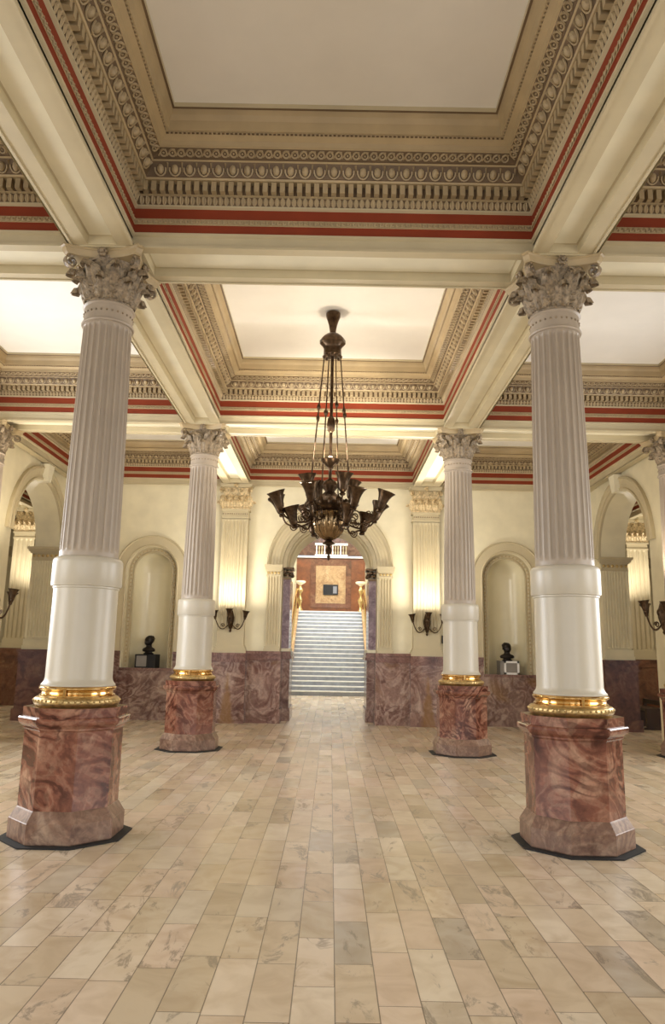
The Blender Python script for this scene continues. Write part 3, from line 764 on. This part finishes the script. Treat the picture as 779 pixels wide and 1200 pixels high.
# urn body
z0=cz(3.04)
m=MB()
m.lathe([(.03,z0-.03),(.07,z0-.01),(.10,z0+.01),(.13,z0+.03),(.18,z0+.10),(.21,z0+.2),(.218,z0+.3),(.205,z0+.36),(.18,z0+.37)],64,0,0,(0,0,0),True,lambda r,z,a:r*(1+.1*abs(sin(8*a)))); bowl=m.build('bowl',BRONZE2,ch,True)
m=MB(); m.lathe([(.15,z0+.35),(.2,z0+.37),(.30,z0+.42),(.32,z0+.45),(.31,z0+.48),(.24,z0+.50),(.2,z0+.54),(.16,z0+.58),(.1,z0+.62),(.06,z0+.66),(.09,z0+.70),(.11,z0+.74),(.08,z0+.80),(.03,z0+.84)],40,0,0,(0,0,0),True,lambda r,z,a:r*(1+.05*cos(12*a)))
for k in range(16):
    a=2*PI*k/16; m.sphere((.315*cos(a),.315*sin(a),z0+.47),.034,0,8,5,(1,1,1.5))
m.build('rim_ornament',BRONZE,ch,True)
m=MB(); zf=z0-.03; m.lathe([(.02,zf+.01),(.05,zf-.005),(.085,zf-.03),(.09,zf-.04),(.05,zf-.05),(.02,zf-.07),(.035,zf-.10),(.05,zf-.13),(.035,zf-.17),(.01,zf-.19),(.025,zf-.21),(.015,zf-.25),(.003,zf-.27)],24); m.build('finial',BRONZE,ch,True)
def ch_arm(a,R,zt,tilt,low):
    d=Vector((cos(a),sin(a),0)); m=MB()
    P=[d*.16+Vector((0,0,z0+.40)),d*.26+Vector((0,0,z0+.25)),d*(R*.62)+Vector((0,0,low)),d*(R*.88)+Vector((0,0,low+.05)),d*(R*.98)+Vector((0,0,zt-.30))]
    # smooth
    Q=[]
    for i in range(len(P)-1):
        p0,p1,p2,p3=P[max(i-1,0)],P[i],P[i+1],P[min(i+2,len(P)-1)]
        for k in range(6):
            t=k/6; Q.append(.5*((2*p1)+(p2-p0)*t+(2*p0-5*p1+4*p2-p3)*t*t+(3*p1-p0-3*p2+p3)*t**3))
    Q.append(P[-1]); m.tube(Q,.0135,6)
    # scrolls
    for cc,rr,dirn in ((d*(R*.5)+Vector((0,0,low+.11)),.085,1),(d*(R*.72)+Vector((0,0,low-.0)),.06,-1),(d*(R*.78)+Vector((0,0,low+.14)),.055,-1)):
        S=[]
        for i in range(22):
            t=i/21; an=dirn*(t*PI*3.1)+PI*.2; r_=rr*(1-.75*t); S.append(cc+d*r_*cos(an)+Vector((0,0,r_*sin(an))))
        m.tube(S,.009,5)
    arm=m.build('arm',BRONZE,ch,True)
    ax=Vector((d.x*tilt,d.y*tilt,1)); base=d*(R*.98)+Vector((0,0,zt-.31)); m=MB(); bell(m,base,ax,.128,.275,0,.05); m.lathe([(.03,-.03),(.045,-.01),(.02,.02)],10,0,0,base)
    cu=m.build('lamp_cup',BRONZE,arm,True)
    m=MB(); disc(m,base+ax.normalized()*.25,ax,.095); m.build('lit_bulb',BULB,arm,True)
for k in range(8): ch_arm(PI/8+PI*k/4+.06,.72,cz(3.66)+(.03 if k%2 else -.02),.38,cz(3.22))
for k in range(4): ch_arm(PI/4+PI*k/2-.25,.34,cz(3.90),.12,cz(3.34))
for k in range(4): ch_arm(PI*k/2+.45,.52,cz(3.46),.3,cz(3.14))

def make_sconce(loc,rz,label,big=1.0):
    """wall sconce projecting towards -y"""
    rt=thing('wall_sconce',label,'sconce',loc,rz,None); rt.scale=(big,)*3
    m=MB(); m.lathe([(.01,-.27),(.025,-.24),(.015,-.21),(.035,-.17),(.05,-.1),(.07,-.02),(.075,.06),(.06,.12),(.04,.2),(.02,.23)],16,0,0,(0,-.03,0),True,lambda r,z,a:r*(1+.12*cos(6*a)))
    m.sphere((0,-.08,.06),.05,0,8,6,(1,1,1.3)); m.build('backplate',BRONZE,rt,True)
    for x,y,zt in ((-.33,-.12,.235),(.33,-.12,.235),(0,-.28,.27)):
        d=Vector((x,y,0)); L=d.length; d.normalize(); m=MB(); P=[]
        for i in range(17):
            t=i/16; P.append(d*(L*(t**.8))+Vector((0,-.02,-.05-.16*sin(PI*min(1,t*1.02))**.8+ (zt-.20+.05)*t**3)))
        m.tube(P,.012,6)
        S=[]
        for i in range(16):
            t=i/15; an=t*PI*2.6; r_=.045*(1-.7*t); S.append(d*(L*.5+r_*cos(an))+Vector((0,0,-.12+r_*sin(an))))
        m.tube(S,.008,5)
        arm=m.build('arm',BRONZE,rt,True)
        m=MB(); e=P[-1]; bell(m,e,(x*.4,y*.4,1),.09,.17,0,.02); m.sphere(tuple(e),.03); m.build('lamp_cup',BRONZE,arm,True)
        m=MB(); disc(m,e+Vector((x*.4,y*.4,1)).normalized()*.15,(x*.4,y*.4,1),.062); m.build('lit_bulb',BULB,arm,True)
    record(rt); return rt
SC=make_sconce((-2.2,YW-.26,2.22),0,'three-cup bronze sconce on the pilaster left of the doorway')
dup(SC,(2.2,YW-.26,2.22),0,'three-cup bronze sconce on the pilaster right of the doorway')
a=dup(SC,(-5.63,R2,2.25),PI/2,'bronze sconce on the edge column at far left, partly cropped'); a.scale=(1.1,)*3
a=dup(SC,(5.63,R2,2.25),-PI/2,'bronze sconce on the edge column at far right, partly cropped'); a.scale=(1.1,)*3

# ------------------------------------------------------------------ busts
def bust(loc,rz,label,hair,s=1):
    rt=thing('portrait_bust',label,'bust',loc,rz)
    # rings: z, centre y, half width, front, back
    R=[(0,0,.115,.09,.09),(.02,0,.12,.095,.09),(.035,0,.085,.07,.07),(.05,0,.085,.07,.07),(.06,0,.15,.085,.085),(.09,0,.165,.095,.09),(.12,0,.15,.09,.085),(.14,0,.11,.075,.075),(.155,0,.075,.062,.065),
       (.17,.0,.062,.058,.062),(.19,-.003,.06,.058,.062),(.205,-.01,.066,.078,.062),(.22,-.015,.072,.088,.07),(.235,-.015,.078,.086,.082),(.25,-.015,.083,.088,.09),(.27,-.012,.087,.088,.097),(.29,-.01,.088,.084,.102),(.305,-.008,.09,.09,.105),(.33,-.004,.088,.086,.105),(.355,0,.08,.075,.098),(.375,0,.062,.058,.078),(.388,0,.035,.033,.045),(.393,0,.008,.008,.01)]
    m=MB(); P=[]; n=32
    for z,cy,w,fr,bk in R:
        row=[]
        for i in range(n):
            a=2*PI*i/n; x=w*cos(a); y=(-fr if sin(a)>0 else bk)*abs(sin(a))**.9+cy
            f=math.exp(-((cos(a))/.16)**2) if sin(a)>0 else 0
            if .232<z<.295: y-= .028*f*(1-abs(z-.255)/.05 if z<.27 else max(0,.6-(z-.27)/.05))
            e=math.exp(-((abs(cos(a))-.42)/.14)**2) if sin(a)>0 else 0
            if .27<z<.295: y+=.014*e
            if .20<z<.225: y-=.006*f
            row.append((x,y,z))
        P.append(row)
    P=[[r[i] for r in P] for i in range(n)]; m.grid(P,0,True)
    for g in (-1,1): m.sphere((g*.09,.005,.268),.026,0,8,6,(.45,.8,1.2))
    m.build('figure',BUSTM,rt,True)
    m=MB(); m.sphere((0,.022,.315),.103,0,20,12,(.93,1.02,.88)); 
    for k in range(26):
        a=random.uniform(0,PI); b=random.uniform(.1,1.2); m.sphere((.09*cos(a)*cos(b),.03+.095*sin(a)*cos(b),.315+.082*sin(b)),.018)
    m.build('hair',BUSTM,rt,True)
    rt.scale=(s,s,s); return rt
Yb=YW+.17
for s in (-1,1):
    x=s*NC+(-.02 if s<0 else 0)
    rt=thing('display_plinth','black box plinth with grey plaque under the left bust' if s<0 else 'white-fronted box plinth with dark plaque under the right bust','plinth',(x,Yb,SILL))
    m=MB()
    if s<0: m.box(-.23,-.2,0,.23,.22,.30); m.build('body',BLACK,rt)
    else: m.box(-.21,-.17,0,.21,.2,.30); m.build('body',GREYP,rt)
    m=MB()
    if s<0:
        for b_ in ((-.23,-.212,0,.06,-.2,.03),(-.23,-.212,.27,.06,-.2,.30),(-.23,-.212,0,-.2,-.2,.3),(.03,-.212,0,.06,-.2,.3)): m.box(*b_)
        m.build('front_frame',BLACK,rt); MB().box(-.2,-.206,.03,.03,-.2,.27).build('plaque',GREYP,rt)
    else:
        for b_ in ((-.13,-.19,0,.21,-.17,.045),(-.13,-.19,.255,.21,-.17,.30),(-.13,-.19,0,-.085,-.17,.3),(.165,-.19,0,.21,-.17,.3)): m.box(*b_)
        m.build('front_frame',WHITE,rt); MB().box(-.085,-.184,.045,.165,-.17,.255).build('plaque',GREYP,rt)
bust((-NC-.0,Yb-.02,SILL+.30),-.5,'dark bronze head and shoulders bust in the left niche',0,1.05)
bust((NC-.02,Yb-.02,SILL+.30),.1,'dark bronze portrait bust in the right niche on the white-fronted box',0,1.02)

# wall switch
rt=thing('wall_switch','small dark wall switch box right of the right pilaster','switch',(2.62,YW-.01,1.88))
MB().box(-.05,-.04,-.09,.05,.01,.09).build('box',BLACK,rt); MB().box(-.02,-.05,-.04,.02,-.04,.04).build('toggle',GREYP,rt)

# bench at right, white boxes
rt=thing('bench','dark wooden bench beside the right brown marble pier','bench',(7.25,16.9,0))
m=MB(); m.box(-.22,-.5,.40,.22,.5,.46); m.build('seat',WOODD,rt)
for gy in (-.45,.45):
    m=MB(); m.box(-.2,gy-.04,.03,.2,gy+.04,.40); m.box(-.24,gy-.05,0,.24,gy+.05,.05); m.box(.14,gy-.04,.4,.2,gy+.04,.62); m.build('leg',WOODD,rt)
MB().box(.15,-.4,.02+.5,.19,.4,.62).build('backrest',WOODD,rt)
for x,y,l in ((-9.3,20.0,'small white box on the floor at the far left edge'),(8.95,19.2,'small white box on the floor at the far right edge')):
    rt=thing('white_box',l,'box',(x,y,0)); MB().box(-.22,-.2,0,.22,.2,.40).build('body',WHITE,rt); MB().box(-.235,-.215,.40,.235,.215,.44).build('lid',WHITE,rt)

# ------------------------------------------------------------------ stair hall
NS=20; RH=.165; TD=.32; YS=26.3; SW=1.40
st=thing('staircase','wide white marble staircase rising beyond the doorway','staircase',(0,YS,0))
for k in range(NS):
    y=k*TD; m=MB(); m.box(-SW,y,k*RH if k else 0,SW,y+TD+.01,(k+1)*RH-.035,1); m.box(-SW,y-.035,(k+1)*RH-.035,SW,y+TD,(k+1)*RH,0); m.build('step',[STEPM,RISEM],st)
ZL=NS*RH
m=MB(); m.box(-3,YS+NS*TD,0,3,YS+NS*TD+3,ZL); struct('floor_landing',m,STEPM)
for s in (-1,1):
    def bx(m,a,b,y0,y1,z0,z1,mi=0): m.box(min(s*a,s*b),y0,z0,max(s*a,s*b),y1,z1,mi)
    m=MB(); # stringer wall following the stairs
    a,b=s*(SW+.006),s*(SW+.25); P=[(YS-.1,0),(YS+NS*TD+.1,0),(YS+NS*TD+.1,ZL+.12),(YS-.1,.28)]
    vs=[(x,y,z) for x in (a,b) for y,z in P]; m.add(vs,[(0,1,2,3),(7,6,5,4),(0,4,5,1),(1,5,6,2),(2,6,7,3),(3,7,4,0)]); struct('wall_stringer',m,TANM)
    rl=thing('stair_railing','brass %s railing of the marble staircase'%('left-hand' if s<0 else 'right-hand'),'railing',(s*(SW+.13),YS,0))
    m=MB(); m.tube([(0,0,1.15),(0,NS*TD,ZL+1.0)],.05,8); m.build('handrail',BRASS,rl,True)
    for k in range(24):
        t=(k+.5)/24; y=t*NS*TD; z=.28+(ZL-.16)*t; m=MB(); m.lathe([(.02,0),(.035,.1),(.02,.25),(.045,.45),(.02,.7),(.03,.9)],8,0,0,(0,y,z)); m.build('baluster',BRASS2,rl,True)
    for yy,zz in ((-.0,0),):
        m=MB(); m.box(-.08,yy-.12,0,.08,yy+.08,1.2); m.lathe([(.12,1.2),(.13,1.25),(.05,1.3),(.09,1.38),(.03,1.46)],12,0,0,(0,yy-.02,0)); m.build('newel_post',BRASS2,rl,True)
    tl=thing('torchere','gilded lamp standard at the top of the stairs, %s'%('left' if s<0 else 'right'),'lamp',(s*(SW-.02),YS+NS*TD+.2,ZL))
    m=MB(); m.lathe([(.12,0),(.14,.05),(.08,.15),(.06,.3),(.10,.42),(.13,.52),(.07,.66),(.05,.78),(.10,.9),(.12,.98),(.06,1.08),(.05,1.18)],16,0,0,(0,0,0),True,lambda r,z,a:r*(1+.15*sin(3*a+z*9)))
    m.build('stand',BRASS2,tl,True)
    m=MB(); m.lathe([(.05,1.18),(.1,1.22),(.24,1.30),(.25,1.36),(.2,1.38),(.05,1.38)],20); m.build('bowl',CREAM2,tl,True)
    m=MB(); bx(m,1.66,1.9,YS-8.1,YS+NS*TD+3,0,9); struct('wall_stair',m,WALLP)
YB=YS+NS*TD+2.2
m=MB(); m.box(-3,YB,ZL-.2,3,YB+.2,6.0,0); struct('wall_landing',m,ORANM)
pn=thing('marble_panel','framed tan marble panel on the brown landing wall','panel',(0,YB,0))
MB().box(-.98,-.06,3.6,.98,0,5.9).build('frame',BROWNM,pn); MB().box(-.72,-.075,3.80,.72,-.06,5.62).build('slab',TANM,pn)
sc_=thing('wall_screen','small black screen mounted on the tan marble panel','screen',(0,YB-.075,0))
MB().box(-.36,-.06,4.20,.36,0,4.70).build('casing',BLACK,sc_); MB().box(.12,-.066,4.28,.30,-.06,4.62).build('lit_area',SCR,sc_)
m=MB(); m.box(-3,YB-.12,6.0,3,YB+.25,6.08); struct('trim_landing',m,WHITE)
gl=thing('gallery_balustrade','lit white gallery balustrade high above the landing wall','balustrade',(0,YB+.1,0))
MB().box(-.8,-.1,6.1,.8,.1,6.18).build('rail',WHITE,gl); MB().box(-.8,-.1,6.64,.8,.1,6.74).build('rail',WHITE,gl)
for k in range(12):
    m=MB(); m.lathe([(.02,6.17),(.045,6.28),(.02,6.4),(.035,6.52),(.02,6.65)],8,0,0,(-.72+k*.131,0,0)); m.build('baluster',CREAM if k%3 else GLOWO,gl,True)
struct('wall_gallery',MB().box(-3,YB+.6,6.2,3,YB+.7,9.2),BROWNM)
struct('ceiling_stair',MB().box(-3.2,YW+1.5,9,3.2,YB+1,9.1),PANEL)
struct('wall_over_passage',MB().box(-3.2,24.2,5.6,3.2,24.4,9),WALLP)
struct('ceiling_passage',MB().box(-3.2,YW+.5,5.6,3.2,24.3,5.7),PANEL)

# front wall of the hall (behind the camera) with three tall windows
m=MB(); wall_holes(m,-13,13,0,ZTOP,[(-4.1,1.2,.9,3.6),(0,1.3,.9,3.6),(4.1,1.2,.9,3.6)],lambda a,z:(a,-4.5,z)); struct('wall_front',m,WALLP)
for i,cx in enumerate((-4.1,0,4.1)):
    m=MB(); 
    for k in (-.4,.4): m.box(cx+k-.03,-4.55,.9,cx+k+.03,-4.45,4.6)
    for z in (.9,1.8,2.7,3.6): m.box(cx-1.2,-4.55,z-.03,cx+1.2,-4.45,z+.03)
    struct('window_%d'%(i+1),m,WHITE)
m=MB(); m.box(-13,-4.7,5.9,13,R0-.3,6.1); struct('ceiling_front',m,PANEL)
for s in (-1,1):
    m=MB(); m.quad((s*6.9,-4.5,0),(s*6.9,R0-.3,0),(s*6.9,R0-.3,6),(s*6.9,-4.5,6)); struct('wall_side_front',m,WALLP)

# ------------------------------------------------------------------ light
def area(loc,rot,sx,sy,e,col=(1,1,1)):
    l=bpy.data.lights.new('area','AREA'); l.shape='RECTANGLE'; l.size=sx; l.size_y=sy; l.energy=e; l.color=col
    o=bpy.data.objects.new('area_light',l); C.objects.link(o); o.location=loc; o.rotation_euler=rot; return o
def point(loc,e,col=(1,.86,.66),r=.08):
    l=bpy.data.lights.new('point','POINT'); l.energy=e; l.color=col; l.shadow_soft_size=r
    o=bpy.data.objects.new('point_light',l); C.objects.link(o); o.location=loc; return o
def spot(loc,e,col=(1,.86,.66),ang=150,r=.06,rot=(PI,0,0)):
    l=bpy.data.lights.new('spot','SPOT'); l.energy=e; l.color=col; l.shadow_soft_size=r; l.spot_size=math.radians(ang); l.spot_blend=.6
    o=bpy.data.objects.new('spot_light',l); C.objects.link(o); o.location=loc; o.rotation_euler=rot; return o
DAY=(.93,.95,1)
for cx in (-4.1,0,4.1): area((cx,-4.4,2.8),(PI/2-.15,0,0),2.2,3.4,110,DAY)
WARM=(1,.88,.7)
point((0,CHY,4.35),50,WARM,.15)
spot((0,CHY,4.3),90,WARM,150,.15)
for s in (-1,1):
    area((s*2.2,YW-.8,2.5),(PI,0,0),.5,.4,42,(1,.92,.78))
    spot((s*2.0,YW-.8,2.8),620,(1,.94,.85),72,.1,(PI+.55,0,0))  # added spot standing off the sconce, brightens the rear bay ceiling
    spot((s*5.2,R2-.2,2.75),230 if s<0 else 80,WARM,150)
    point((s*9.5,16.5,3.3),110,WARM,.2)
    spot((s*8.0,18.8,2.6),330,(1,.93,.82),140)  # added light without a fixture, brightens side room pier and ceiling
    area((s*6.9,9.4,3.4),(PI/2+.5,0,s*PI/2),3.2,3.0,280 if s<0 else 130,(.86,.91,1))  # added unseen light without a fixture, brightens the aisle ceiling
    area((s*6.9,9.4,2.4),(PI/2-.45,0,s*PI/2),3.2,2.4,95,(1,.97,.92))  # added unseen side light, tilted down into the hall
    area((s*6.9,3.9,2.6),(PI/2-.5,0,s*PI/2),3.0,3.0,165,(1,.97,.92))  # added unseen light near the camera, brightens floor more than ceiling
spot((0,CHY+.8,cz(3.75)),300,(1,.94,.82),125,.15,(PI/2+.35,0,0))  # added spot beside the chandelier cups, brightens the back wall
area((0,29,8.7),(0,0,0),3,6,800,(.85,.9,1))
area((0,21,5.4),(0,0,0),2,4,80,(.9,.93,1))
w=bpy.data.worlds.new('World'); bpy.context.scene.world=w; w.use_nodes=True
w.node_tree.nodes['Background'].inputs[0].default_value=(.8,.88,1,1); w.node_tree.nodes['Background'].inputs[1].default_value=.6

GR={'column':'fluted columns of the hall','wall_pilaster':'wall pilasters beside the doorway','door_pilaster':'pilasters of the door arch','door_jamb_pier':'marble jamb piers of the passage',
'arcade_pier':'far piers of the side arcades','side_room_pier':'piers seen through the side arches','wall_sconce':'bronze wall sconces','display_plinth':'box plinths in the niches','portrait_bust':'busts in the niches',
'white_box':'white boxes in the side rooms','stair_railing':'brass stair railings','torchere':'gilded lamp standards'}
for o in bpy.data.objects:
    if o.parent is None and 'category' in o and o.name.split('.')[0] in GR: o['group']=GR[o.name.split('.')[0]]
# ------------------------------------------------------------------ camera
F=843.62; yaw,pit,rol=-.0008,.1895,.0186
cy_,sy_=cos(yaw),sin(yaw); cp,sp=cos(pit),sin(pit)
fwd=Vector((sy_*cp,cy_*cp,sp)); right=Vector((cy_,-sy_,0)); up=right.cross(fwd)
r=right*cos(rol)+up*sin(rol); u=-right*sin(rol)+up*cos(rol)
cam=bpy.data.cameras.new('Camera'); co=bpy.data.objects.new('Camera',cam); C.objects.link(co)
Mx=Matrix((r,u,-fwd)).transposed().to_4x4(); Mx.translation=Vector((.05,0,1.6)); co.matrix_world=Mx
cam.sensor_fit='VERTICAL'; cam.sensor_height=36; cam.sensor_width=36; cam.lens=F/1200*36; cam.clip_end=200
S=bpy.context.scene; S.camera=co
S.view_settings.view_transform='Standard'; S.view_settings.look='None'; S.view_settings.exposure=.12; S.view_settings.gamma=1
S.view_settings.use_curve_mapping=False
S.cycles.max_bounces=8; S.cycles.diffuse_bounces=5; S.cycles.sample_clamp_indirect=6
